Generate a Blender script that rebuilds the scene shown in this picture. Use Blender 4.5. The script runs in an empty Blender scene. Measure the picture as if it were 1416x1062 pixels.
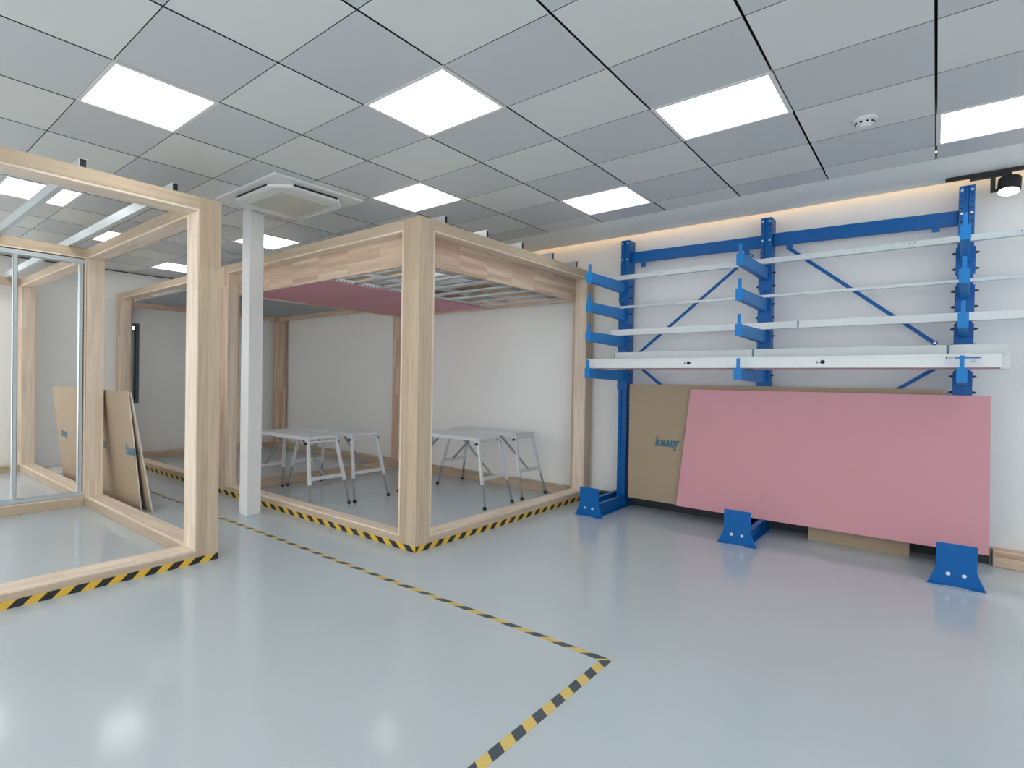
import bpy, bmesh, math, random
from mathutils import Matrix, Vector
random.seed(7)
scene = bpy.context.scene
COL = scene.collection

# ------------------------------------------------------------------ camera
cam_d = bpy.data.cameras.new('camera')
cam = bpy.data.objects.new('camera', cam_d)
COL.objects.link(cam)
yaw, pitch, roll = -0.78211, -0.01112, 0.01495
cy_, sy_, cp_, sp_ = math.cos(yaw), math.sin(yaw), math.cos(pitch), math.sin(pitch)
F = Vector((sy_ * cp_, cy_ * cp_, sp_))
R0 = Vector((cy_, -sy_, 0))
U0 = R0.cross(F)
cr_, sr_ = math.cos(roll), math.sin(roll)
RR = R0 * cr_ + U0 * sr_
UU = U0 * cr_ - R0 * sr_
m = Matrix((RR, UU, -F)).transposed().to_4x4()
m.translation = Vector((0, 0, 1.35))
cam.matrix_world = m
cam_d.sensor_fit = 'HORIZONTAL'
cam_d.sensor_width = 36
cam_d.lens = 769.08 / 1416 * 36
cam_d.shift_x = (708 - 530.47) / 1416
cam_d.clip_start = 0.05
scene.camera = cam

# ------------------------------------------------------------------ world, exposure
w = bpy.data.worlds.new('world')
scene.world = w
w.use_nodes = True
w.node_tree.nodes['Background'].inputs[0].default_value = (.97, 1, 1, 1)
w.node_tree.nodes['Background'].inputs[1].default_value = 2.8     # fill daylight let in by the added window walls
scene.view_settings.view_transform = 'Standard'
scene.view_settings.look = 'None'
scene.view_settings.gamma = 1
scene.view_settings.exposure = 0.04
scene.cycles.max_bounces = 20
scene.cycles.diffuse_bounces = 14
scene.cycles.glossy_bounces = 6
PANEL = 4.3       # luminance of the ceiling light panels
CEIL = 2.961


# ------------------------------------------------------------------ materials
def lin(c):
    return tuple(((x / 255) / 12.92 if x / 255 <= .04045 else ((x / 255 + .055) / 1.055) ** 2.4) for x in c) + (1,)


def mat(name, rgb, rough=.5, metal=0, spec=.5, noise=0, nscale=8, bump=0, emit=None, estr=0):
    ma = bpy.data.materials.new(name)
    ma.use_nodes = True
    nt = ma.node_tree
    b = nt.nodes['Principled BSDF']
    c = lin(rgb)
    b.inputs['Base Color'].default_value = c
    b.inputs['Roughness'].default_value = rough
    b.inputs['Metallic'].default_value = metal
    b.inputs['Specular IOR Level'].default_value = spec
    if emit:
        b.inputs['Emission Color'].default_value = lin(emit)
        b.inputs['Emission Strength'].default_value = estr
    if noise or bump:
        tc = nt.nodes.new('ShaderNodeTexCoord')
        n = nt.nodes.new('ShaderNodeTexNoise')
        n.inputs['Scale'].default_value = nscale
        n.inputs['Detail'].default_value = 4
        nt.links.new(tc.outputs['Object'], n.inputs['Vector'])
        if noise:
            mx = nt.nodes.new('ShaderNodeMix')
            mx.data_type = 'RGBA'
            mx.inputs[6].default_value = tuple(x * (1 - noise) for x in c[:3]) + (1,)
            mx.inputs[7].default_value = tuple(min(1, x * (1 + noise)) for x in c[:3]) + (1,)
            nt.links.new(n.outputs['Fac'], mx.inputs[0])
            nt.links.new(mx.outputs[2], b.inputs['Base Color'])
        if bump:
            bp = nt.nodes.new('ShaderNodeBump')
            bp.inputs['Strength'].default_value = bump
            bp.inputs['Distance'].default_value = .01
            nt.links.new(n.outputs['Fac'], bp.inputs['Height'])
            nt.links.new(bp.outputs['Normal'], b.inputs['Normal'])
    return ma


def wood_mat(name, axis, c1, c2, block=.42, lam=.045):
    """finger-jointed timber: lamellas running along one axis, every block with its own tint, fine grain"""
    ma = bpy.data.materials.new(name)
    ma.use_nodes = True
    nt = ma.node_tree
    b = nt.nodes['Principled BSDF']
    b.inputs['Roughness'].default_value = .55
    b.inputs['Specular IOR Level'].default_value = .3
    tc = nt.nodes.new('ShaderNodeTexCoord')
    sep = nt.nodes.new('ShaderNodeSeparateXYZ')
    nt.links.new(tc.outputs['Object'], sep.inputs[0])
    o = [0, 1, 2]
    o.remove(axis)
    add = nt.nodes.new('ShaderNodeMath')
    add.operation = 'ADD'
    nt.links.new(sep.outputs[o[0]], add.inputs[0])
    nt.links.new(sep.outputs[o[1]], add.inputs[1])
    cmb = nt.nodes.new('ShaderNodeCombineXYZ')
    nt.links.new(sep.outputs[axis], cmb.inputs[0])
    nt.links.new(add.outputs[0], cmb.inputs[1])
    br = nt.nodes.new('ShaderNodeTexBrick')
    br.offset = .37
    br.offset_frequency = 1
    br.inputs['Scale'].default_value = 1
    br.inputs['Brick Width'].default_value = block
    br.inputs['Row Height'].default_value = lam
    br.inputs['Mortar Size'].default_value = 0
    br.inputs['Color1'].default_value = lin(c1)
    br.inputs['Color2'].default_value = lin(c2)
    nt.links.new(cmb.outputs[0], br.inputs['Vector'])
    mp = nt.nodes.new('ShaderNodeMapping')
    s = [42, 42, 42]
    s[axis] = 2.2
    mp.inputs['Scale'].default_value = s
    nt.links.new(tc.outputs['Object'], mp.inputs['Vector'])
    n = nt.nodes.new('ShaderNodeTexNoise')
    n.inputs['Scale'].default_value = 1
    n.inputs['Detail'].default_value = 5
    nt.links.new(mp.outputs[0], n.inputs['Vector'])
    rmp = nt.nodes.new('ShaderNodeMapRange')
    rmp.inputs[1].default_value = .3
    rmp.inputs[2].default_value = .7
    rmp.inputs[3].default_value = .86
    rmp.inputs[4].default_value = 1.08
    nt.links.new(n.outputs['Fac'], rmp.inputs[0])
    mx = nt.nodes.new('ShaderNodeMix')
    mx.data_type = 'RGBA'
    mx.blend_type = 'MULTIPLY'
    mx.inputs[0].default_value = 1
    nt.links.new(br.outputs['Color'], mx.inputs[6])
    nt.links.new(rmp.outputs[0], mx.inputs[7])
    nt.links.new(mx.outputs[2], b.inputs['Base Color'])
    return ma


def stripe_mat(name, vec, period, c_a, c_b):
    """diagonal hazard stripes across a flat tape"""
    ma = bpy.data.materials.new(name)
    ma.use_nodes = True
    nt = ma.node_tree
    b = nt.nodes['Principled BSDF']
    b.inputs['Roughness'].default_value = .4
    tc = nt.nodes.new('ShaderNodeTexCoord')
    dt = nt.nodes.new('ShaderNodeVectorMath')
    dt.operation = 'DOT_PRODUCT'
    dt.inputs[1].default_value = vec
    nt.links.new(tc.outputs['Object'], dt.inputs[0])
    dv = nt.nodes.new('ShaderNodeMath')
    dv.operation = 'DIVIDE'
    dv.inputs[1].default_value = period
    nt.links.new(dt.outputs['Value'], dv.inputs[0])
    fr = nt.nodes.new('ShaderNodeMath')
    fr.operation = 'FRACT'
    nt.links.new(dv.outputs[0], fr.inputs[0])
    gt = nt.nodes.new('ShaderNodeMath')
    gt.operation = 'GREATER_THAN'
    gt.inputs[1].default_value = .5
    nt.links.new(fr.outputs[0], gt.inputs[0])
    mx = nt.nodes.new('ShaderNodeMix')
    mx.data_type = 'RGBA'
    mx.inputs[6].default_value = lin(c_a)
    mx.inputs[7].default_value = lin(c_b)
    nt.links.new(gt.outputs[0], mx.inputs[0])
    nt.links.new(mx.outputs[2], b.inputs['Base Color'])
    return ma


M = {}
WC1, WC2 = (222, 200, 177), (198, 166, 145)
for ax, nm in enumerate('xyz'):
    M['wood_' + nm] = wood_mat('timber_along_' + nm, ax, WC1, WC2)
    M['outer_' + nm] = wood_mat('veneer_along_' + nm, ax, (199, 180, 156), (186, 165, 142), 1.3, .09)
    M['liner_' + nm] = wood_mat('liner_along_' + nm, ax, (232, 216, 197), (224, 204, 184))
M['wall'] = mat('white_wall_paint', (241, 242, 241), .75, noise=.02, nscale=1.5)
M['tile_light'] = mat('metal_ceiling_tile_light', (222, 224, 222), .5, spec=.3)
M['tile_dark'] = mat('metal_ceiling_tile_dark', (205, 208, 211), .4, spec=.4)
M['plaster'] = mat('white_ceiling_plaster', (250, 250, 246), .7)
M['gap'] = mat('dark_ceiling_gap', (30, 31, 33), .8)
M['white'] = mat('white_plastic', (228, 228, 228), .4)
M['grille'] = mat('warm_grey_grille', (206, 203, 192), .6)
M['black'] = mat('matt_black', (28, 29, 30), .5)
M['dark'] = mat('dark_charcoal', (48, 52, 58), .5)
M['blue'] = mat('blue_powder_coat', (0, 95, 168), .4, spec=.3)
M['bluel'] = mat('blue_powder_coat_arm', (20, 122, 196), .4, spec=.3)
M['zinc'] = mat('zinc_bolt', (215, 215, 222), .35, metal=.6)
M['galv'] = mat('galvanised_steel', (196, 204, 208), .4, metal=.35, noise=.08, nscale=30)
M['alu'] = mat('brushed_aluminium', (214, 218, 222), .4, metal=.2)
M['alud'] = mat('dull_steel_tube', (150, 155, 162), .4, metal=.4)
M['whitemetal'] = mat('white_coated_profile', (218, 224, 226), .45, metal=.1)
M['pink'] = mat('pink_plasterboard', (214, 156, 166), .75, noise=.02, nscale=2)
M['pinkedge'] = mat('pink_edge_paper', (196, 138, 150), .8)
M['tan'] = mat('brown_board_paper', (170, 151, 128), .8, noise=.04, nscale=3)
M['gypsum'] = mat('gypsum_core', (222, 220, 214), .85)
M['greyboard'] = mat('grey_plasterboard', (168, 174, 178), .8)
M['logo'] = mat('teal_print', (72, 116, 136), .7)
M['print'] = mat('grey_print', (118, 102, 92), .8)
M['stickblue'] = mat('blue_sticker_bar', (70, 105, 170), .5)
M['stickgrey'] = mat('grey_sticker_print', (150, 156, 162), .6)
M['sticker'] = mat('pale_sticker', (214, 216, 224), .5)
M['teal'] = mat('teal_band', (56, 112, 128), .5)
M['hole'] = mat('dark_hole', (22, 26, 34), .7)
M['greymetal'] = mat('pale_grey_profile', (196, 203, 205), .45, metal=.1)
M['red'] = mat('red_protective_film', (168, 120, 124), .6)
M['winframe'] = mat('blue_grey_window_frame', (92, 108, 126), .45)
M['led'] = mat('led_panel', (255, 255, 255), .5, emit=(255, 254, 250), estr=PANEL)
M['lens'] = mat('spot_lens', (255, 250, 235), .5, emit=(255, 246, 226), estr=6)
M['cove'] = mat('warm_led_strip', (255, 225, 170), .5, emit=(255, 214, 150), estr=2.5)
M['corridor'] = mat('corridor_lamp', (255, 250, 240), .5, emit=(255, 240, 232), estr=12)
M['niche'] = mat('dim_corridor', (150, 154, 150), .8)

YEL, BLK = (222, 180, 62), (34, 37, 37)
M['tape_y'] = stripe_mat('hazard_tape_along_y', (0, 1, -1.2), .155, YEL, BLK)
M['tape_x'] = stripe_mat('hazard_tape_along_x', (1, 0, 1.2), .155, YEL, BLK)
FY, FB = (214, 186, 108), (72, 82, 88)
M['floor_tape_x'] = stripe_mat('worn_floor_tape_along_x', (1, -1, 0), .155, FB, FY)
M['floor_tape_y'] = stripe_mat('worn_floor_tape_along_y', (.75, 1, 0), .155, FY, FB)

# glass for the small window
g = bpy.data.materials.new('window_glass')
g.use_nodes = True
gb = g.node_tree.nodes['Principled BSDF']
gb.inputs['Base Color'].default_value = (.75, .8, .8, 1)
gb.inputs['Roughness'].default_value = .02
gb.inputs['Transmission Weight'].default_value = 1
gb.inputs['IOR'].default_value = 1.45
M['glass'] = g
g = bpy.data.materials.new('added_window_glass')  # glass of the added window walls
g.use_nodes = True
gn = g.node_tree
out = gn.nodes['Material Output']
gn.nodes.remove(gn.nodes['Principled BSDF'])
tr_ = gn.nodes.new('ShaderNodeBsdfTransparent')
gl_ = gn.nodes.new('ShaderNodeBsdfGlossy')
gl_.inputs['Roughness'].default_value = .02
ms_ = gn.nodes.new('ShaderNodeMixShader')
ms_.inputs[0].default_value = .07
gn.links.new(tr_.outputs[0], ms_.inputs[1])
gn.links.new(gl_.outputs[0], ms_.inputs[2])
gn.links.new(ms_.outputs[0], out.inputs[0])
M['clear'] = g

# glossy grey epoxy floor
fm = bpy.data.materials.new('grey_epoxy_floor')
fm.use_nodes = True
nt = fm.node_tree
b = nt.nodes['Principled BSDF']
tc = nt.nodes.new('ShaderNodeTexCoord')
n1 = nt.nodes.new('ShaderNodeTexNoise')
n1.inputs['Scale'].default_value = .9
n1.inputs['Detail'].default_value = 3
nt.links.new(tc.outputs['Object'], n1.inputs['Vector'])
mx = nt.nodes.new('ShaderNodeMix')
mx.data_type = 'RGBA'
mx.inputs[6].default_value = lin((182, 192, 199))
mx.inputs[7].default_value = lin((187, 197, 203))
nt.links.new(n1.outputs['Fac'], mx.inputs[0])
nt.links.new(mx.outputs[2], b.inputs['Base Color'])
mr = nt.nodes.new('ShaderNodeMapRange')
mr.inputs[3].default_value = .10
mr.inputs[4].default_value = .17
nt.links.new(n1.outputs['Fac'], mr.inputs[0])
nt.links.new(mr.outputs[0], b.inputs['Roughness'])
b.inputs['Specular IOR Level'].default_value = .45
n2 = nt.nodes.new('ShaderNodeTexNoise')
n2.inputs['Scale'].default_value = 7
n2.inputs['Detail'].default_value = 2
nt.links.new(tc.outputs['Object'], n2.inputs['Vector'])
bp = nt.nodes.new('ShaderNodeBump')
bp.inputs['Strength'].default_value = .03
bp.inputs['Distance'].default_value = .01
nt.links.new(n2.outputs['Fac'], bp.inputs['Height'])
nt.links.new(bp.outputs['Normal'], b.inputs['Normal'])
M['floor'] = fm


# ------------------------------------------------------------------ mesh helpers
class MB:
    def __init__(s, *mats):
        s.bm = bmesh.new()
        s.mats = mats

    def box(s, x0, y0, z0, x1, y1, z1, mi=0, faces=None):
        v = [s.bm.verts.new((x, y, z)) for x in (x0, x1) for y in (y0, y1) for z in (z0, z1)]
        out = []
        for k, q in (('-x', (0, 1, 3, 2)), ('+x', (4, 6, 7, 5)), ('-y', (0, 4, 5, 1)), ('+y', (2, 3, 7, 6)),
                     ('-z', (0, 2, 6, 4)), ('+z', (1, 5, 7, 3))):
            f = s.bm.faces.new([v[i] for i in q])
            f.material_index = faces.get(k, mi) if faces else mi
            out.append(f)
        return s

    def hexa(s, p, mi=0, faces=None):
        """eight points ordered x(0,1) y(0,1) z(0,1)"""
        v = [s.bm.verts.new(q) for q in p]
        for k, q in (('-x', (0, 1, 3, 2)), ('+x', (4, 6, 7, 5)), ('-y', (0, 4, 5, 1)), ('+y', (2, 3, 7, 6)),
                     ('-z', (0, 2, 6, 4)), ('+z', (1, 5, 7, 3))):
            f = s.bm.faces.new([v[i] for i in q])
            f.material_index = faces.get(k, mi) if faces else mi
        return s

    def bar(s, p, q, wd, ht, up=(0, 0, 1), mi=0):
        p, q = Vector(p), Vector(q)
        d = (q - p).normalized()
        side = d.cross(Vector(up)).normalized()
        u = side.cross(d).normalized()
        c = []
        for e in (p, q):
            for a in (-1, 1):
                for bb in (-1, 1):
                    c.append(e + side * a * wd / 2 + u * bb * ht / 2)
        return s.hexa(c, mi)

    def prism(s, prof, to3, a, b_, mi=0):
        """extrude a closed 2-D profile between a and b_; to3(u, v, t) gives the point"""
        va = [s.bm.verts.new(to3(u, v, a)) for u, v in prof]
        vb = [s.bm.verts.new(to3(u, v, b_)) for u, v in prof]
        n = len(prof)
        for i in range(n):
            f = s.bm.faces.new((va[i], va[(i + 1) % n], vb[(i + 1) % n], vb[i]))
            f.material_index = mi
        s.bm.faces.new(va[::-1]).material_index = mi
        s.bm.faces.new(vb).material_index = mi
        return s

    def tube(s, p, q, r, seg=12, mi=0, r2=None):
        p, q = Vector(p), Vector(q)
        d = (q - p).normalized()
        a = d.orthogonal().normalized()
        bb = d.cross(a)
        r2 = r if r2 is None else r2
        va, vb = [], []
        for i in range(seg):
            t = 2 * math.pi * i / seg
            o = a * math.cos(t) + bb * math.sin(t)
            va.append(s.bm.verts.new(p + o * r))
            vb.append(s.bm.verts.new(q + o * r2))
        for i in range(seg):
            f = s.bm.faces.new((va[i], va[(i + 1) % seg], vb[(i + 1) % seg], vb[i]))
            f.material_index = mi
            f.smooth = True
        s.bm.faces.new(va[::-1]).material_index = mi
        s.bm.faces.new(vb).material_index = mi
        return s

    def build(s, name, parent=None, bevel=0, loc=None):
        bmesh.ops.recalc_face_normals(s.bm, faces=s.bm.faces)
        if loc is not None:
            bmesh.ops.translate(s.bm, verts=s.bm.verts, vec=-Vector(loc))
        me = bpy.data.meshes.new(name)
        s.bm.to_mesh(me)
        s.bm.free()
        for mm in s.mats:
            me.materials.append(mm)
        o = bpy.data.objects.new(name, me)
        COL.objects.link(o)
        if loc is not None:
            o.location = loc
        if bevel:
            md = o.modifiers.new('bevel', 'BEVEL')
            md.width = bevel
            md.segments = 2
            md.limit_method = 'ANGLE'
        if parent:
            o.parent = parent
        return o


def thing(name, loc, label, cat, group=None, rz=0):
    o = bpy.data.objects.new(name, None)
    o.empty_display_size = .1
    COL.objects.link(o)
    o.location = loc
    o.rotation_euler = (0, 0, rz)
    return tag(o, label, cat, group)


def tag(o, label, cat, group=None):
    o['label'] = label
    o['category'] = cat
    if group:
        o['group'] = group
    return o


def struct(o):
    o['kind'] = 'structure'
    return o


def copy_tree(o, parent=None):
    c = o.copy()
    COL.objects.link(c)
    if parent:
        c.parent = parent
    for ch in list(o.children):
        copy_tree(ch, c)
    return c


# ------------------------------------------------------------------ the room
XL, XR, YB, YF = -9.12, 4.3, -3.6, 6.345
struct(MB(M['floor']).box(XL - .1, YB - .1, -.1, XR + .1, YF + .1, 0).build('floor'))
struct(MB(M['wall']).box(XL, YF, 0, XR, YF + .12, 3.3).build('wall_back'))
# unseen window walls around the camera, added so even daylight fills the room
def added_glazing(name, along, u0, u1, f0, f1, n, num):
    def bx(mb, a_, b_, z0, z1, g0=f0, g1=f1):
        return mb.box(a_, g0, z0, b_, g1, z1) if along == 0 else mb.box(g0, a_, z0, g1, b_, z1)
    wb = MB(M['wall'])
    bx(wb, u0, u1, 0, .12)
    bx(wb, u0, u1, 2.9, 3.1)
    st_ = (u1 - u0) / n
    for k in range(n + 1):
        c = u0 + k * st_
        bx(wb, max(u0, c - .12), min(u1, c + .12), .12, 2.9)
    struct(wb.build(name))
    for k in range(n):
        a_, b_ = u0 + k * st_ + .12, u0 + (k + 1) * st_ - .12
        g0, g1 = f0 + .03, f1 - .03
        fr_ = MB(M['winframe'])
        bx(fr_, a_, a_ + .05, .12, 2.9, g0, g1)
        bx(fr_, b_ - .05, b_, .12, 2.9, g0, g1)
        bx(fr_, a_ + .05, b_ - .05, .12, .17, g0, g1)
        bx(fr_, a_ + .05, b_ - .05, 2.85, 2.9, g0, g1)
        fo_ = struct(fr_.build('window_%d' % (num + k)))  # added windows out of view, there for the daylight
        mid = (f0 + f1) / 2
        bx(MB(M['clear']), a_ + .05, b_ - .05, .17, 2.85, mid - .003, mid + .003).build('pane', fo_)


added_glazing('wall_front', 0, XL, XR, YB - .12, YB, 5, 2)
added_glazing('wall_right', 1, YB, 1.5, XR, XR + .12, 2, 7)
added_glazing('wall_left_front', 1, YB, 1.62, XL - .12, XL, 2, 9)
struct(MB(M['wall']).box(XR, 1.5, 0, XR + .12, YF, 3.1).build('wall_right_back'))
# left wall with the opening of the narrow window
WY0, WY1, WZ0, WZ1 = 3.33, 3.585, .885, 2.165
wl = MB(M['wall'])
wl.box(XL - .12, 1.62, 0, XL, WY0, 3.1)
wl.box(XL - .12, WY1, 0, XL, YF, 3.1)
wl.box(XL - .12, WY0, 0, XL, WY1, WZ0)
wl.box(XL - .12, WY0, WZ1, XL, WY1, 3.1)
struct(wl.build('wall_left'))
wn = struct(MB(M['winframe']).box(XL - .10, WY0, WZ0, XL - .015, WY0 + .05, WZ1).box(XL - .10, WY1 - .05, WZ0, XL - .015, WY1, WZ1)
            .box(XL - .10, WY0 + .05, WZ0, XL - .015, WY1 - .05, WZ0 + .05).box(XL - .10, WY0 + .05, WZ1 - .05, XL - .015, WY1 - .05, WZ1)
            .build('window_1', bevel=.004))
MB(M['glass']).box(XL - .07, WY0 + .05, WZ0 + .05, XL - .062, WY1 - .05, WZ1 - .05).build('pane', wn)
# dim corridor seen through that window
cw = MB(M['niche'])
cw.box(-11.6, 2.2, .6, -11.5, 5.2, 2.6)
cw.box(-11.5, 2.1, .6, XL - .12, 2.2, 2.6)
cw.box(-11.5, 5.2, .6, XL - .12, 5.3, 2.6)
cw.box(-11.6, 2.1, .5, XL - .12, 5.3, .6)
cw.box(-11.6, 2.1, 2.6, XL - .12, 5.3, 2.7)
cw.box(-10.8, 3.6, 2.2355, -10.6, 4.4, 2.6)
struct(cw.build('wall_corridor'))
cl = MB(M['corridor']).box(-10.8, 3.6, 2.19, -10.6, 4.4, 2.235).build('corridor_lamp')
tag(cl, 'bright tube lamp seen through the narrow window in the far left wall', 'lamp')

# ceiling: metal tiles, 11 mm joints one way and 6 mm the other, plain border at the back wall
TY, TX, T = 1.04184, -2.43005, .6
LIGHTS = {}
I0, I1, J0, J1 = -11, 8, -14, 12
for i in range(-6, 7, 2):
    for j in range(-10, 11):
        if (i + j) % 4 == 1 and (i, j) != (2, 3):
            LIGHTS[(i, j)] = 1
AC = (-4.185, 2.965)
cm = MB(M['tile_light'], M['tile_dark'], M['gap'], M['plaster'])
YE = 5.572
for i in range(I0, I1):
    for j in range(J0, J1):
        if (i, j) in LIGHTS:
            continue
        x1, x0 = TX - j * T - .0055, TX - (j + 1) * T + .0055
        y0, y1 = TY + i * T + .0028, TY + (i + 1) * T - .0028
        x0, x1, y0, y1 = max(x0, XL), min(x1, XR), max(y0, YB), min(y1, YE - .002)
        if x1 - x0 < .02 or y1 - y0 < .02:
            continue
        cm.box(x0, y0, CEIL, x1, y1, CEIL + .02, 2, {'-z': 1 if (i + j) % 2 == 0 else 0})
cm.box(XL, YB, CEIL + .06, XR, YE, CEIL + .09, 2)
cm.box(XL, YE, CEIL, XR, 6.272, CEIL + .05, 3)
cm.box(XL, 6.24, CEIL + .05, XR, 6.272, 3.17, 3)
cm.box(XL, 6.24, 3.17, XR, YF, 3.22, 3)
struct(cm.build('ceiling'))
struct(MB(M['gap']).box(XL, YB, CEIL - .012, XL + .012, YE, CEIL).build('trim_1'))
tag(MB(M['cove']).box(-8.5, 6.275, 3.135, 5.9, 6.292, 3.165).build('led_strip'),
    'warm light strip hidden in the slot where ceiling meets the back wall', 'light strip')

# skirting behind the rack
struct(MB(M['dark']).box(-2.72, 6.25, 0, .312, YF, .09).build('baseboard_back'))

# ------------------------------------------------------------------ ceiling lights
LBL = {
    (0, 1): 'bright square ceiling panel at upper left, above the near corner of the left timber frame',
    (2, -1): 'bright square ceiling panel at top centre, largest one above the middle timber frame',
    (4, -3): 'bright square ceiling panel above the blue rack, next one left of the smoke detector',
    (6, -5): 'bright ceiling panel cut off by the right edge, right of the smoke detector',
    (4, 1): 'bright ceiling panel just right of the air conditioner, over the middle frame corner post',
    (6, -1): 'bright ceiling panel near the back wall, above left end of the blue rack',
    (4, 5): 'bright ceiling panel half hidden behind the top of the white pillar',
    (0, 5): 'bright ceiling panel seen through the left frame top, crossed by a steel joist',
    (2, 7): 'small bright ceiling panel seen through left frame, right of the near steel joist',
    (4, 9): 'farthest bright ceiling panel, by the far left wall behind the left frame corner post',
    (0, 9): 'sliver of bright ceiling panel at left photo edge above the left frame middle beam',
}
fr = MB(M['white'])
h = .3
for a in ((-h, -h, -h + .022, h), (h - .022, -h, h, h), (-h + .022, -h, h - .022, -h + .022), (-h + .022, h - .022, h - .022, h)):
    fr.box(a[0] + .0015 * (a[0] == -h), a[1], -.004, a[2] - .0015 * (a[2] == h), a[3], .03)
fr_me = fr.build('frame')
df_me = MB(M['led']).box(-.278, -.278, .004, .278, .278, .014).build('diffuser')
first = True
for (i, j) in sorted(LIGHTS):
    lb = LBL.get((i, j), 'bright square ceiling panel outside the photo, behind or beside the camera')
    t = thing('ceiling_light', (TX - (j + .5) * T, TY + (i + .5) * T, CEIL), lb, 'light',
              'square panel lights in the ceiling')
    for src in (fr_me, df_me):
        o = src if first else src.copy()
        if not first:
            COL.objects.link(o)
        o.parent = t
    first = False

# ------------------------------------------------------------------ air conditioner
t = thing('air_conditioner', (AC[0], AC[1], CEIL), 'white square cassette air conditioner in the ceiling above the white pillar', 'air conditioner')
a = .475
p = MB(M['white'])
p.box(-a, -a, -.022, a, a, -.001)
p.build('panel', t, .008)
oc = []
bx, cc = .392, .13
for sx, sy in ((1, 1), (-1, 1), (-1, -1), (1, -1)):
    pts = [(sx * bx, sy * (bx - cc)), (sx * (bx - cc), sy * bx)]
    if sx * sy < 0:
        pts.reverse()
    oc += pts
MB(M['white']).prism(oc, lambda u, v, z: (u, v, z), -.058, -.022).build('cover', t, .012)
for k in range(4):
    lv = MB(M['hole'], M['white'])
    c, s = round(math.cos(k * math.pi / 2)), round(math.sin(k * math.pi / 2))

    def rt(x, y, z):
        return (c * x - s * y, s * x + c * y, z)
    def bx8(x0, y0, z0, x1, y1, z1):
        return [rt(x, y, z) for x in (x0, x1) for y in (y0, y1) for z in (z0, z1)]
    lv.hexa(bx8(-.235, .35, -.046, .235, .396, -.026), 0)
    lv.hexa([rt(x, y, z) for x, y, z in ((-.25, .35, -.062), (-.25, .35, -.054), (-.25, .400, -.050), (-.25, .400, -.043),
                                         (.25, .35, -.062), (.25, .35, -.054), (.25, .400, -.050), (.25, .400, -.043))], 1)
    lv.build('louver', t)
gr = MB(M['grille'])
gr.box(-.26, -.26, -.064, .26, .26, -.056)
for k in range(24):
    y = -.24 + k * .0205
    gr.box(-.25, y, -.0665, .25, y + .012, -.064)
gr.build('grille', t)

# smoke detector
t = thing('smoke_detector', (-.335, 4.43, CEIL), 'round white smoke detector on a ceiling tile between two bright panels', 'smoke detector')
MB(M['white']).tube((0, 0, 0), (0, 0, -.018), .058, 24).build('base', t, .004)
sd = MB(M['white'], M['hole'])
sd.tube((0, 0, -.018), (0, 0, -.042), .047, 24, 0, .043)
sd.tube((0, 0, -.042), (0, 0, -.052), .030, 24, 0, .026)
for k in range(10):
    q = k * 2 * math.pi / 10
    sd.bar((.0458 * math.cos(q - .16), .0458 * math.sin(q - .16), -.031), (.0458 * math.cos(q + .16), .0458 * math.sin(q + .16), -.031), .004, .009, mi=1)
sd.build('sensor_head', t)

# track and spotlight
tag(MB(M['black']).box(.022, 6.13, CEIL - .026, 4.6, 6.166, CEIL).build('lighting_track', bevel=.002),
    'black lighting track on the ceiling above the right rack column', 'lighting track')
sp = thing('spotlight', (.345, 6.148, CEIL - .026), 'black cylindrical track spotlight hanging near the right edge of the photo', 'spotlight', 'track spotlights')
MB(M['black']).box(-.19, -.016, -.022, .02, .016, 0).build('adapter', sp, .003)
MB(M['black']).box(-.085, -.012, -.135, -.06, .012, -.02).bar((-.07, 0, -.122), (-.03, 0, -.122), .02, .02).build('bracket', sp, .002)
hd = MB(M['black'])
ax = Vector((-.06, -.34, -1)).normalized()
p0 = Vector((.012, 0, -.05))
p1 = p0 + ax * .105
hd.tube(p0, p1, .060, 28)
hd.build('lamp_head', sp, .006)
MB(M['lens']).tube(p1, p1 + ax * .006, .054, 28).build('lens', sp)


def spot(parent, energy):
    l = bpy.data.lights.new('spot_beam', 'SPOT')
    l.energy = energy
    l.color = (1, .93, .82)
    l.spot_size = math.radians(62)
    l.spot_blend = .8
    l.shadow_soft_size = .05
    o = bpy.data.objects.new('spot_beam', l)
    COL.objects.link(o)
    o.parent = parent
    o.location = p1 + ax * .02
    o.rotation_euler = ax.to_track_quat('-Z', 'Y').to_euler()


spot(sp, 48)
for xx in (1.75, 3.1):
    c = copy_tree(sp)
    c.location.x = xx
    c['label'] = 'track spotlight beyond the right edge of the photo'

# pillar
pl = MB(M['white']).box(-4.812, 2.865, 0, -4.672, 3.022, CEIL + .02).build('pillar', bevel=.006)
tag(pl, 'white square pillar standing in front of the middle timber frame', 'pillar')

# ------------------------------------------------------------------ timber frames
PS = .168   # section of posts and sills


def frame_box(t, ox, oy, xs, ys, ztop, zb, zs, xo=None):
    """members of an open timber frame; xs, ys = outer post positions (lower corner), local to ox, oy"""
    e = .0005
    for x in xs:
        for y in ys:
            MB(M['outer_z' if x == xs[0] else 'wood_z']).box(x, y, 0, x + PS, y + PS, ztop).build('post', t, .004)
    for y in ys:
        for k in range(len(xs) - 1):
            x0, x1 = xs[k + 1] + PS + e, xs[k] - e
            MB(M['outer_x']).box(x0, y, zb, x1, y + PS, ztop).build('top_beam', t, .004)
            MB(M['outer_x']).box(x0, y, 0, x1, y + PS, zs).build('sill', t, .004)
    for x in xs:
        for k in range(len(ys) - 1):
            y0, y1 = ys[k] + PS + e, ys[k + 1] - e
            MB(M['outer_y']).box(x, y0, zb, x + PS, y1, ztop).build('top_beam', t, .004)
            MB(M['outer_y']).box(x, y0, 0, x + PS, y1, zs).build('sill', t, .004)


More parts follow.
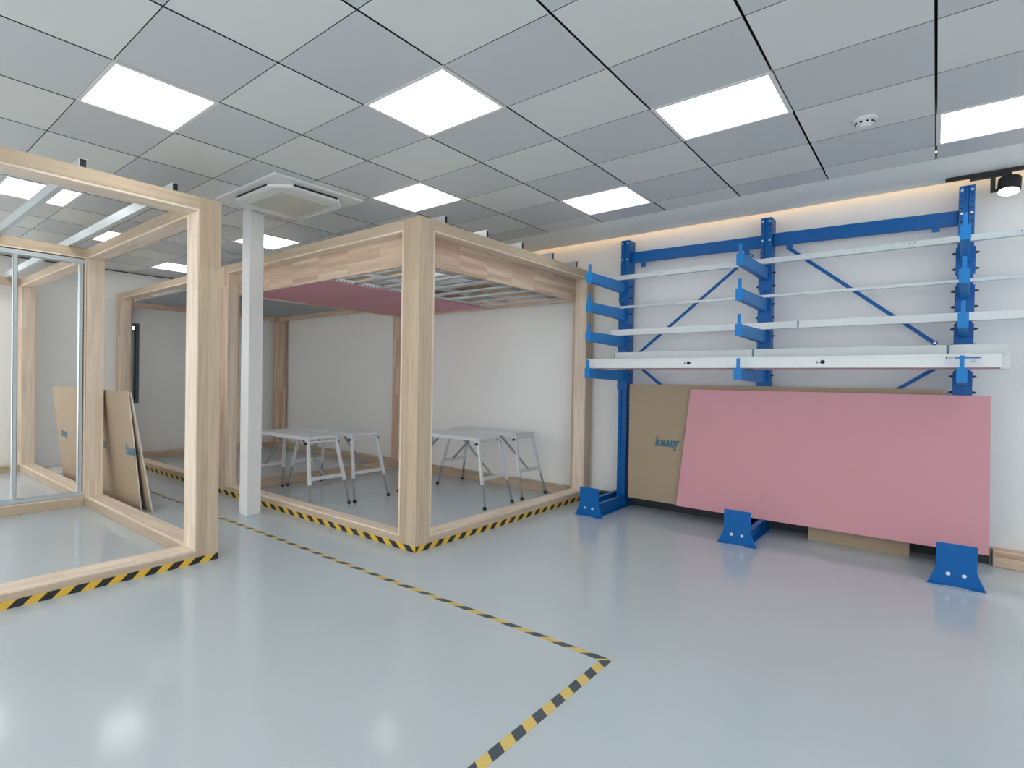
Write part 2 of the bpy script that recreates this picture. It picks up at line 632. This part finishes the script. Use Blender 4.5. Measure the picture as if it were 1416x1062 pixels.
def liner(t, axis, u0, u1, f0, f1, z0, z1):
    """thin pale boards lining an opening; axis 0: opening in an x-run, 1: in a y-run"""
    th = .016

    def bx(mb, ua, ub, za, zb_):
        if axis == 0:
            mb.box(ua, f0, za, ub, f1, zb_)
        else:
            mb.box(f0, ua, za, f1, ub, zb_)
        return mb
    nm = 'liner_' + 'xy'[axis]
    bx(MB(M[nm]), u0, u1, z0, z0 + th).build('sill_liner', t, .002)
    bx(MB(M[nm]), u0, u1, z1 - th, z1).build('beam_liner', t, .002)
    for a_, b_ in ((u0, u0 + th), (u1 - th, u1)):
        bx(MB(M['liner_z']), a_, b_, z0 + th, z1 - th).build('post_liner', t, .002)


# middle frame
mf = thing('timber_frame', (-2.83, 3.22, 0), 'pale timber room frame in the middle, with pink ceiling board and work platforms inside', 'timber frame')
FZT, FZB, FZS = 2.602, 2.522, .095
fx = [-PS, -3.06, -6.24]
fy = [0, 2.895]
frame_box(mf, 0, 0, fx, fy, FZT, FZB, FZS)
# inner deep beams
e = .002
for k in range(2):
    x0, x1 = fx[k + 1] + PS + e, fx[k] - e
    if k == 0:
        MB(M['wood_x']).box(x0, PS - .03, 2.27, x1, PS + .012, FZB - .0008).build('inner_beam', mf, .002)
        MB(M['wood_x']).box(x0, 2.895 - .012, 2.27, x1, 2.895 + .03, FZB - .0008).build('inner_beam', mf, .002)
    else:
        MB(M['wood_x']).box(x0, 2.895 - .012, 2.40, x1, 2.895 + .03, FZB - .001).build('inner_beam', mf, .002)
for x, z0 in ((-PS - .012, 2.27), (fx[1] + PS - .03, 2.27), (fx[2] + PS - .03, 2.40)):
    MB(M['wood_y']).box(x, PS + .014, z0, x + .042, 2.895 - .014, FZB - .0008).build('inner_beam', mf, .002)
for k in range(2):
    liner(mf, 0, fx[k + 1] + PS + e, fx[k] - e, .001, PS - .032, FZS, FZB)
liner(mf, 1, PS + e, 2.895 - e, -PS + .032, -.001, FZS, FZB)
MB(M['tape_x']).box(fx[2], -.0025, 0, .0025, 0, .046).build('hazard_tape', mf)
MB(M['tape_y']).box(0, 0, 0, .0025, 2.895 + PS, .046).build('hazard_tape', mf)

# left frame
lf = thing('timber_frame', (-3.73, 2.05, 0), 'open pale timber room frame at the left photo edge, with steel joists on top', 'timber frame')
LZT, LZB = 2.615, 2.53
lx = [-PS, -2.585, -5.26]
ly = [-3.0, -PS]
frame_box(lf, 0, 0, lx, ly, LZT, LZB, .085)
liner(lf, 1, -3.0 + PS + e, -PS - e, -PS + .001, -.001, .085, LZB)
for k in range(2):
    liner(lf, 0, lx[k + 1] + PS + e, lx[k] - e, -PS + .001, -.001, .085, LZB)
liner(lf, 1, -3.0 + PS + e, -PS - e, lx[1] + .001, lx[1] + PS - .001, .085, LZB)
MB(M['tape_y']).box(0, -3.0, 0, .0025, 0, .046).build('hazard_tape', lf)


# steel joists: C-sections lying on the frames
def joist(x0, x1, y, z, hh, label, group):
    wd, th = .045, .003
    prof = [(0, 0), (wd, 0), (wd, .012), (wd - th, .012), (wd - th, th), (th, th), (th, hh - th), (wd - th, hh - th),
            (wd - th, hh - .012), (wd, hh - .012), (wd, hh), (0, hh)]
    o = MB(M['galv']).prism(prof, lambda u, v, x: (x, y - .0225 + u, z + v), x0, x1).build('steel_joist')
    hb = MB(M['hole']).box(x1 - .02, y - .0225 + th + .0005, z + th + .0005, x1 - .006, y - .0225 + wd - th - .0005, z + hh - th - .0005).build('end_shade', o)  # dark block stands in for the shade inside the open end
    return tag(o, label, 'joist', group)


for k, y in enumerate((3.546, 4.131, 4.722, 5.318, 5.857)):
    joist(-6.03, -2.835, y, FZT, .066, ['steel joist on the middle frame, nearest the front corner post',
          'steel joist on the middle frame, second behind the front corner post',
          'steel joist on top of the middle frame, third of five from the front',
          'steel joist on the middle frame, second from the back wall',
          'steel joist on the middle frame, closest to the blue rack'][k], 'steel joists on the middle frame')
for k, y in enumerate((1.73, 1.137, .54, -.06, -.65)):
    joist(-8.97, -3.80, y, LZT, .075, ['steel joist on the left frame, nearest its tall corner post',
          'steel joist on the left frame, nearest the left photo edge'][k] if k < 2 else
          'steel joist on the left frame, beyond the left edge of the photo', 'steel joists on the left frame')

# metal stud partition in the middle bay line of the left frame
sp_t = thing('stud_partition', (-6.225, .55, .101), 'bare metal stud partition standing inside the left timber frame', 'partition')
py0, py1, pz0, pz1 = -1.42, 1.315, 0, 2.407


def uch(mb, a_, b_, y0, y1, horiz, flip=1):
    th = .003
    wd = .07
    dp = .04 * flip
    return mb


tr = MB(M['galv'])
tr.box(0, py0, 0, .07, py1, .003).box(0, py0, 0, .003, py1, .04).box(.067, py0, 0, .07, py1, .04)
tr.build('bottom_track', sp_t)
tr = MB(M['galv'])
tr.box(0, py0, pz1 - .003, .07, py1, pz1).box(0, py0, pz1 - .045, .003, py1, pz1).box(.067, py0, pz1 - .045, .07, py1, pz1)
tr.build('top_track', sp_t)
for y, fl in ((py1 - .045, 1), (.70, -1), (.10, -1), (-.50, -1), (-1.1, -1)):
    st = MB(M['galv'])
    st.box(.004, y, .004, .066, y + .003, pz1 - .004).box(.004, y, .004, .007, y + .036, pz1 - .004).box(.063, y, .004, .066, y + .036, pz1 - .004)
    st.box(.004, y + .033, .004, .014, y + .036, pz1 - .004).box(.056, y + .033, .004, .066, y + .036, pz1 - .004)
    st.build('stud', sp_t)

# ------------------------------------------------------------------ ceiling of the middle frame
pc = MB(M['pink'], M['gypsum'], M['pinkedge'], M['greyboard']).box(-5.70, 3.405, 2.284, -4.21, 6.10, 2.297, 0, {'+x': 2, '+z': 3}).build('ceiling_board')
tag(pc, 'pink plasterboard fixed under the ceiling grid inside the middle timber frame', 'plasterboard')
gc = MB(M['greyboard']).box(-8.90, 3.395, 2.47, -5.90, 6.095, 2.485).build('ceiling_board')
tag(gc, 'dark grey plasterboard ceiling in the far bay of the middle timber frame', 'plasterboard')
gd = thing('suspended_ceiling_grid', (-2.85, 3.4, 2.298), 'bare metal ceiling grid with thin channels, beside the pink board in the middle frame', 'ceiling grid')
ry = [.02 + .38 * k for k in range(8)]
for y in ry:
    ch = MB(M['galv'])
    ch.box(-2.84, y, 0, -.185, y + .045, .002).box(-2.84, y, 0, -.185, y + .002, .022).box(-2.84, y + .043, 0, -.185, y + .045, .022)
    ch.build('furring_channel', gd)
for x in (-.42, -1.05):
    cc_ = MB(M['galv'])
    cc_.box(x, .01, .024, x + .012, 2.69, .062).box(x, .01, .060, x + .018, 2.69, .062)
    cc_.build('carrier_channel', gd)
    for y in (.45, 1.25, 2.05):
        MB(M['galv']).tube((x + .006, y, .062), (x + .006, y, .316), .0035, 8).build('hanger_rod', gd)
es = MB(M['whitemetal'], M['stickgrey'])
es.box(-1.372, .01, -.014, -1.366, 2.69, .03)
for k in range(52):
    y = .03 + k * .051
    es.box(-1.366, y, .002, -1.3655, y + .022, .016, 1)
es.build('edge_profile', gd)


# ------------------------------------------------------------------ boards
def strokes(t, name, origin, ux, uz, nrm, size, material, extra=True):
    """K N A U F lettering as bold slanted strokes lying just proud of a surface"""
    W = .60
    th = .26
    segs = []
    x = 0
    segs += [((x + .1, 0), (x + .1, 1.5)), ((x + .14, .45), (x + .54, 1)), ((x + .2, .5), (x + .58, 0))]
    x += W + .14
    segs += [((x + .1, 0), (x + .1, 1)), ((x + .1, 1), (x + .48, 0)), ((x + .48, 0), (x + .48, 1))]
    x += W + .1
    segs += [((x + .05, 0), (x + .28, 1)), ((x + .28, 1), (x + .52, 0)), ((x + .14, .3), (x + .44, .3))]
    x += W + .08
    segs += [((x + .1, .1), (x + .1, 1)), ((x + .48, .1), (x + .48, 1)), ((x + .05, .1), (x + .53, .1))]
    x += W + .08
    segs += [((x + .1, -.45), (x + .1, 1)), ((x, .9), (x + .55, .9)), ((x + .1, .45), (x + .45, .45)), ((x - .14, -.42), (x + .12, -.42))]
    mb = MB(material)
    o, ux, uz, nrm = Vector(origin), Vector(ux), Vector(uz), Vector(nrm)
    for (a0, b0), (a1, b1) in segs:
        p = o + ux * size * (a0 + .14 * b0) + uz * size * b0 + nrm * .0008
        q = o + ux * size * (a1 + .14 * b1) + uz * size * b1 + nrm * .0008
        mb.bar(p, q, th * size, .0008, up=nrm)
    return mb.build(name, t)


def leaning(name, x0b, x1b, x0t, x1t, yb, zb, yt, zt, th, mats, faces):
    """board: front face corners given; thickness goes towards +y"""
    p = []
    for xb, xt in ((x0b, x0t), (x1b, x1t)):
        for dy in (0, th):
            p.append((xb, yb + dy, zb))
            p.append((xt, yt + dy, zt))
    return MB(*mats).hexa(p, 0, faces).build(name)


ARM = .131
pk = leaning('plasterboard', -1.80, .295, -1.712, .284, 5.935, ARM, 6.005, 1.283, .0125, (M['pink'], M['pinkedge']), {'+z': 1, '-x': 1, '+x': 1})
tag(pk, 'large pink plasterboard sheet leaning on the blue rack', 'plasterboard')
bn = leaning('plasterboard', -2.285, .043, -2.315, .041, 5.985, ARM, 6.050, 1.324, .0125, (M['tan'], M['pinkedge'], M['gypsum']),
             {'+z': 1, '-x': 2, '+x': 2, '+y': 1})
tag(bn, 'brown-faced plasterboard with teal lettering, behind the large pink sheet on the rack', 'plasterboard')
tl = Vector((0, .065, 1.193)).normalized()
nr = Vector((0, -tl.z, tl.y))
lo = Vector((-2.035, 5.985 + .065 * (.695 - ARM) / 1.193, .695))
strokes(bn, 'printed_logo', lo, (1, 0, 0), tl, nr, .066, M['logo'])
lg = MB(M['print'])
lg.bar(lo + Vector((0, 0, -.045)) + nr * .0006, lo + Vector((.16, 0, -.045)) + nr * .0006, .004, .0006, up=nr)
for k in range(20):
    q0, q1 = k * math.pi / 10, (k + 1) * math.pi / 10
    c0 = lo + Vector((.385, 0, .055)) + nr * .0006
    lg.bar(c0 + Vector((.05 * math.cos(q0), 0, 0)) + tl * .05 * math.sin(q0), c0 + Vector((.05 * math.cos(q1), 0, 0)) + tl * .05 * math.sin(q1), .007, .0006, up=nr)
lg.build('printed_mark', bn)
sm = leaning('board_offcut', -.765, -.127, -.765, -.127, 6.03, 0, 6.045, .42, .0125, (M['tan'], M['pinkedge'], M['gypsum']),
             {'-x': 2, '+x': 1, '-z': 1, '+y': 1})
tag(sm, 'brown board offcut standing on the floor under the large pink sheet', 'board')

# aisle boards leaning on the left frame
b1 = leaning('plasterboard', -8.03, -5.52, -8.03, -5.52, 2.20, 0, 2.062, 1.182, .0125, (M['tan'], M['gypsum'], M['pinkedge']),
             {'+x': 1, '-x': 1, '+z': 2})
tag(b1, 'brown-faced plasterboard with teal print leaning outside the left timber frame', 'plasterboard')
tl2 = Vector((0, -.138, 1.182)).normalized()
nr2 = Vector((0, -tl2.z, -abs(tl2.y)))
for xx in (-7.88, -6.52, -5.735):
    o0 = Vector((xx, 2.20 - .138 * .55 / 1.182, .55))
    strokes(b1, 'printed_logo', o0, (1, 0, 0), tl2, nr2, .075, M['logo'])
b2 = leaning('plasterboard', -7.95, -5.41, -7.95, -5.50, 2.262, 0, 2.079, 1.172, .0125, (M['tan'], M['gypsum']), {'+x': 1, '-x': 1})
tag(b2, 'second plasterboard leaning behind the teal-printed one outside the left frame, white edge showing', 'plasterboard')
of = MB(M['gypsum'], M['white']).box(-8.86, 2.20, 0, -8.28, 2.42, .0125, 0, {'+z': 1}).build('board_offcut')
tag(of, 'white board offcut lying flat on the floor by the far left wall', 'board')

# timber beam along the back wall right of the rack
tb = thing('timber_sill', (.325, 6.19, 0), 'pale timber beam on the floor along the back wall, right of the rack', 'timber beam')
MB(M['wood_x']).box(0, 0, 0, 3.9, .15, .075).build('beam', tb, .004)
MB(M['wood_x']).box(0, .03, .0755, 3.9, .15, .12).build('upper_rail', tb, .003)

# ------------------------------------------------------------------ cantilever rack
rk = thing('cantilever_rack', (-1.14, 6.17, 0), 'blue steel cantilever rack with three columns against the back wall', 'rack')
CX = (-2.405, -1.130, .140)
FX = (-2.432, -1.158, .118)
RX, RY = -1.14, 6.17
CYF, CYB = 6.085 - RY, 6.255 - RY
LEV = (2.41, 2.122, 1.832, 1.470)
CH = 2.865
for ci in range(3):
    cx, fxx = CX[ci] - RX, FX[ci] - RX
    hw = .042
    c = MB(M['blue'], M['hole'], M['zinc'])
    # rolled column section with a groove down the front
    prof = [(-hw, 0), (-.012, 0), (-.008, .012), (.008, .012), (.012, 0), (hw, 0), (hw, .17), (hw - .004, .17), (hw - .004, .16), (-hw + .004, .16), (-hw + .004, .17), (-hw, .17)]
    c.prism(prof, lambda u, v, z: (cx + u, CYF + v, z), .0, CH)
    z = .25
    while z < CH - .03:
        for s in (-1, 1):
            c.box(cx + s * .027 - .006, CYF - .0008, z - .006, cx + s * .027 + .006, CYF + .001, z + .006, 1)
        c.box(cx + hw - .0005, CYF + .03, z - .007, cx + hw + .0008, CYF + .044, z + .007, 1)
        z += .05
    co = c.build('column', rk)
    for s in (-1, 1):
        for zz in (2.835, 2.66):
            MB(M['zinc']).tube((cx + s * .027, CYF - .008, zz), (cx + s * .027, CYF, zz), .008, 8).build('bolt', co)
    MB(M['blue']).box(cx - hw, CYF, CH, cx + hw, CYB, CH + .004).build('cap', co)
    # arms
    for zt in LEV:
        fy_, ry_ = 5.285 - RY, CYF - .012
        fxm, rxm = fxx + .0, cx
        ar = MB(M['bluel'])
        hf, hr, wv = .09, .115, .024
        ar.hexa([(fxm - wv, fy_, zt - hf), (fxm - wv, fy_, zt), (rxm - wv, ry_, zt - hr), (rxm - wv, ry_, zt),
                 (fxm + wv, fy_, zt - hf), (fxm + wv, fy_, zt), (rxm + wv, ry_, zt - hr), (rxm + wv, ry_, zt)])
        ao = ar.build('arm', rk, .003)
        MB(M['bluel']).box(fxm - .026, fy_ - .006, zt - .095, fxm + .026, fy_ - .0005, zt + .004).build('end_cap', ao, .001)
        pn = MB(M['bluel']).bar((fxm, fy_ + .012, zt), (fxm, fy_ + .012, zt + .085), .022, .022, up=(0, 1, 0))
        pn.build('stop_pin', ao, .002)
        br = MB(M['blue'])
        br.box(cx - .052, CYF - .011, zt - .21, cx + .052, CYF - .0015, zt - .005)
        br.box(cx - .052, CYF - .0015, zt - .21, cx - .0445, CYF + .06, zt - .005)
        br.box(cx + .0445, CYF - .0015, zt - .21, cx + .052, CYF + .06, zt - .005)
        br.build('arm_bracket', ao, .001)
        for s in (-1, 1):
            for zz in (zt - .045, zt - .165):
                bl = MB(M['dark'])
                bl.tube((cx + s * .052, CYF + .03, zz), (cx + s * .066, CYF + .03, zz), .010, 8)
                bl.tube((cx + s * .066, CYF + .03, zz), (cx + s * .074, CYF + .03, zz), .006, 8)
                bl.build('bracket_bolt', ao)
    # foot: two channels and a flared end plate
    ft = MB(M['blue'])
    y0, y1 = 5.405 - RY, 6.26 - RY
    for s in (-1, 1):
        xo = fxx + s * .055
        ft.box(xo - .003, y0, .0, xo + .003, y1, ARM)
        xi = xo + s * .038
        ft.box(min(xo, xi), y0, ARM - .005, max(xo, xi), y1, ARM)
        ft.box(min(xo, xi), y0, 0, max(xo, xi), y1, .006)
    fo = ft.build('base_foot', rk)
    pp = [(-.138, 0), (.138, 0), (.097, .115), (.097, .286), (-.097, .286), (-.097, .115)]
    po = MB(M['blue']).prism(pp, lambda u, v, y: (fxx + u, y, v), 5.375 - RY, 5.383 - RY)
    for s in (-1, 1):
        po.box(fxx + s * .1 - .04, 5.35 - RY, 0, fxx + s * .1 + .04, 5.375 - RY, .005)
    po.build('foot_plate', fo, .0015)
    for s in (-1, 1):
        MB(M['zinc']).tube((fxx + s * .038, 5.366 - RY, .082), (fxx + s * .038, 5.375 - RY, .082), .012, 8).build('foot_bolt', fo)
ym = CYF + .10
for k, (za, zb_) in enumerate(((2.735, 2.70), (2.69, 2.645))):
    xa, xb = CX[k] - RX + .0425, CX[k + 1] - RX - .0425
    tbm = MB(M['blue'])
    tbm.bar((xa, ym, 2.690 - .012 * k), (xb, ym, 2.672 - .022 * k), .045, .112)
    to = tbm.build('top_beam', rk, .004)
    MB(M['blue']).box(xa + .10, ym - .028, 2.575, xa + .145, ym - .022, 2.65).build('brace_lug', to)
    MB(M['blue']).box(xb - .145, ym - .028, 2.56, xb - .10, ym - .022, 2.64).build('brace_lug', to)
for (x0, z0, x1, z1) in ((-1.27, 2.56, -2.285, 1.655), (-2.285, 1.52, -1.45, .80), (-.975, 2.585, -.015, 1.69), (.03, 1.52, -.80, .86)):
    bc = MB(M['blue'])
    bc.bar((x0 - RX, ym + .012, z0), (x1 - RX, ym + .012, z1), .028, .006, up=(0, 1, 0))
    bc.bar((x0 - RX, ym + .022, z0), (x1 - RX, ym + .022, z1), .005, .02, up=(0, 1, 0))
    for (x, z) in ((x0, z0), (x1, z1)):
        bc.tube((x - RX, ym + .002, z), (x - RX, ym + .03, z), .017, 10)
    bco = bc.build('brace', rk)
    for (x, z) in ((x0, z0), (x1, z1)):
        MB(M['zinc']).tube((x - RX, ym - .006, z), (x - RX, ym + .002, z), .009, 8).build('brace_bolt', bco)


# profiles stored on the arms
def cprof(name, x0, x1, y0, y1, z0, z1, material, label, th=.0025, open_='back', tilt=0):
    """long C channel, web towards the viewer"""
    if open_ == 'back':
        pr = [(0, 0), (y1 - y0, 0), (y1 - y0, th), (th, th), (th, z1 - z0 - th), (y1 - y0, z1 - z0 - th), (y1 - y0, z1 - z0), (0, z1 - z0)]
    else:
        pr = [(0, 0), (y1 - y0, 0), (y1 - y0, z1 - z0), (y1 - y0 - th, z1 - z0), (y1 - y0 - th, th), (th, th), (th, z1 - z0), (0, z1 - z0)]
    o = MB(material).prism(pr, lambda u, v, x: (x, y0 + u, z0 + v), x0, x1).build(name)
    return tag(o, label, 'metal profile', 'metal profiles on the rack')


eps = .001
o = cprof('metal_channel', -2.72, 2.25, 5.875, 5.925, LEV[0] + eps, LEV[0] + .047, M['galv'], 'galvanised channel with punched holes on the top rack arms', open_='back')
hl = MB(M['hole'])
x = -2.6
while x < 2.2:
    for d in (0, .03, .06):
        hl.box(x + d, 5.8744, LEV[0] + .030, x + d + .006, 5.8752, LEV[0] + .036)
    x += .30
hl.build('hole_row', o)
cprof('metal_channel', -2.43, 2.2, 5.955, 5.985, LEV[1] + eps, LEV[1] + .024, M['galv'], 'thin metal channel on the second rack arms from the top')
o = cprof('metal_channel', -2.47, -.86, 5.905, 5.960, LEV[2] + eps, LEV[2] + .062, M['whitemetal'], 'pale metal channel on the third rack arms, left of the teal band')
MB(M['whitemetal']).box(-2.47, 5.9035, LEV[2] + .030, -.86, 5.9045, LEV[2] + .034).build('fold_line', o)
o = cprof('metal_channel', -.855, 2.3, 5.895, 5.958, LEV[2] + eps, LEV[2] + .062, M['whitemetal'], 'pale metal channel on the third rack arms, reaching past the right column')
MB(M['teal']).box(-.856, 5.892, LEV[2] + eps, -.846, 5.894, LEV[2] + .062).build('band', o)
# bottom level: front stack and rear stack
o = cprof('metal_track', -2.485, .30, 5.402, 5.50, LEV[3] + .008, LEV[3] + .098, M['whitemetal'], 'widest pale metal track at the front of the lowest rack arms', th=.003)
MB(M['whitemetal']).box(-2.485, 5.398, LEV[3] + .086, .30, 5.4015, LEV[3] + .098).box(-2.485, 5.398, LEV[3] + .008, .30, 5.4015, LEV[3] + .014).build('edge_lip', o)
MB(M['red']).box(-2.40, 5.404, LEV[3] + .0005, .295, 5.498, LEV[3] + .0078).build('film', o)
for xx in (-1.56, -.622):
    pq = MB(M['hole'])
    pq.tube((xx, 5.4018, LEV[3] + .052), (xx, 5.4005, LEV[3] + .052), .015, 16)
    pq.box(xx - .034, 5.4008, LEV[3] + .046, xx - .016, 5.4016, LEV[3] + .050)
    pq.box(xx - .036, 5.4008, LEV[3] + .036, xx - .033, 5.4016, LEV[3] + .062)
    pq.build('punched_hole', o)
st = MB(M['sticker'], M['stickblue'], M['stickgrey'], M['hole'])
st.box(.04, 5.4006, LEV[3] + .020, .215, 5.4014, LEV[3] + .084)
st.box(.085, 5.3998, LEV[3] + .068, .205, 5.4004, LEV[3] + .078, 1)
st.box(.043, 5.3998, LEV[3] + .069, .051, 5.4004, LEV[3] + .079, 3)
for k in range(4):
    st.box(.057 + k * .006, 5.3998, LEV[3] + .070, .0605 + k * .006, 5.4004, LEV[3] + .077, 2)
for k in range(3):
    st.box(.160, 5.3998, LEV[3] + .042 + k * .007, .190 - .004 * k, 5.4004, LEV[3] + .045 + k * .007, 2)
st.build('sticker', o)
cprof('metal_track', -2.30, .343, 5.512, 5.59, LEV[3] + eps, LEV[3] + .09, M['whitemetal'], 'pale metal track directly behind the widest one, end poking out at right')
zr = LEV[3] + .101
o = cprof('metal_channel', -2.30, -1.125, 5.605, 5.68, LEV[3] + eps, zr + .068, M['greymetal'], 'pale metal channel at left end of the rear stack on the lowest arms')
MB(M['teal']).box(-2.302, 5.602, zr + .01, -2.294, 5.604, zr + .058).build('band', o)
o = cprof('metal_channel', -1.12, .046, 5.603, 5.68, LEV[3] + eps, zr + .072, M['greymetal'], 'pale metal channel in the middle of the rear stack on the lowest arms')
MB(M['teal']).box(-1.122, 5.600, zr + .01, -1.113, 5.602, zr + .072).build('band', o)
o = cprof('metal_channel', .052, .338, 5.603, 5.68, LEV[3] + eps, zr + .072, M['greymetal'], 'short pale metal channel at right end of the rear stack on the lowest arms')
MB(M['teal']).box(.050, 5.600, zr + .01, .059, 5.602, zr + .072).build('band', o)


# ------------------------------------------------------------------ work platforms
def platform():
    t = thing('work_platform', (0, 0, 0), '', 'work platform', 'folding aluminium work platforms')
    dk = MB(M['alu'])
    H = .725
    dk.box(-.46, -.19, H - .012, .46, .19, H)
    for k in range(9):
        y = -.185 + k * .043
        dk.box(-.46, y, H, .46, y + .026, H + .003)
    for s in (-1, 1):
        dk.box(-.46, s * .195 - .012, H - .034, .46, s * .195 + .012, H + .004)
    dk.build('deck', t)
    for sx in (-1, 1):
        er = MB(M['alu'])
        er.bar((sx * .475, -.20, H - .012), (sx * .475, .20, H - .012), .022, .022)
        er.bar((sx * .478, -.20, H - .052), (sx * .478, .20, H - .052), .016, .016)
        for s in (-1, 1):
            er.box(sx * .475 - .010, s * .19 - .006, H - .052, sx * .475 + .010, s * .19 + .006, H - .012)
        er.build('end_rail', t, .001)
        bot = {}
        for sy in (-1, 1):
            top = Vector((sx * .465, sy * .185, H - .03))
            foot = Vector((sx * .615, sy * .262, .0))
            mid = top.lerp(foot, .64)
            lg_ = MB(M['alu'])
            lg_.bar(top, mid, .036, .024, up=(1, 0, 0))
            lo_ = lg_.build('leg', t, .002)
            MB(M['alud']).bar(mid - (mid - foot) * .04, foot.lerp(mid, .09), .024, .016, up=(1, 0, 0)).build('extension', lo_, .001)
            MB(M['black']).tube(foot.lerp(mid, .12), foot, .017, 10, 0, .020).build('foot_cap', lo_)
            kn = MB(M['black']).tube(top + Vector((sx * .0, sy * .02, -.035)), top + Vector((0, sy * .045, -.035)), .014, 10)
            kn.build('knob', lo_)
            bot[sy] = top.lerp(foot, .56)
        cb = MB(M['alu'])
        cb.bar(bot[-1], bot[1], .018, .036)
        cb.build('crossbar', t, .001)
        c0 = (bot[-1] + bot[1]) / 2
        bs = MB(M['alud'])
        bs.bar(c0 + Vector((0, -.03, .01)), Vector((sx * .16, -.05, H - .03)), .022, .012, up=(0, 1, 0))
        bs.build('brace', t, .001)
    return t


pf = platform()
for k, (x, y, lb) in enumerate((
        (-5.04, 3.70, 'folding aluminium work platform nearest the white pillar'),
        (-5.04, 4.30, 'folding aluminium work platform behind the one by the pillar'),
        (-3.90, 5.08, 'folding aluminium work platform right of the corner post, nearer the sill'),
        (-3.90, 5.81, 'folding aluminium work platform closest to the back wall and blue rack'))):
    c = pf if k == 0 else copy_tree(pf)
    c.location = (x, y, 0)
    c['label'] = lb

# ------------------------------------------------------------------ floor tape
cxT, cyT = -1.085, 2.692
tw = .045
tag(MB(M['floor_tape_x']).hexa([(-8.6, cyT - tw - .02, .0002), (-8.6, cyT - tw - .02, .0012), (-8.6, cyT - .02, .0002), (-8.6, cyT - .02, .0012),
                                (cxT - tw, cyT - tw, .0002), (cxT - tw, cyT - tw, .0012), (cxT, cyT, .0002), (cxT, cyT, .0012)]).build('floor_tape'),
    'worn yellow and black floor tape running down the aisle between the two frames', 'floor tape')
tag(MB(M['floor_tape_y']).hexa([(cxT - tw, -2.0, .0002), (cxT - tw, -2.0, .0012), (cxT - tw, cyT - tw, .0002), (cxT - tw, cyT - tw, .0012),
                                (cxT, -2.0, .0002), (cxT, -2.0, .0012), (cxT, cyT, .0002), (cxT, cyT, .0012)]).build('floor_tape'),
    'wider-looking yellow and black floor tape running towards the camera at bottom centre', 'floor tape')
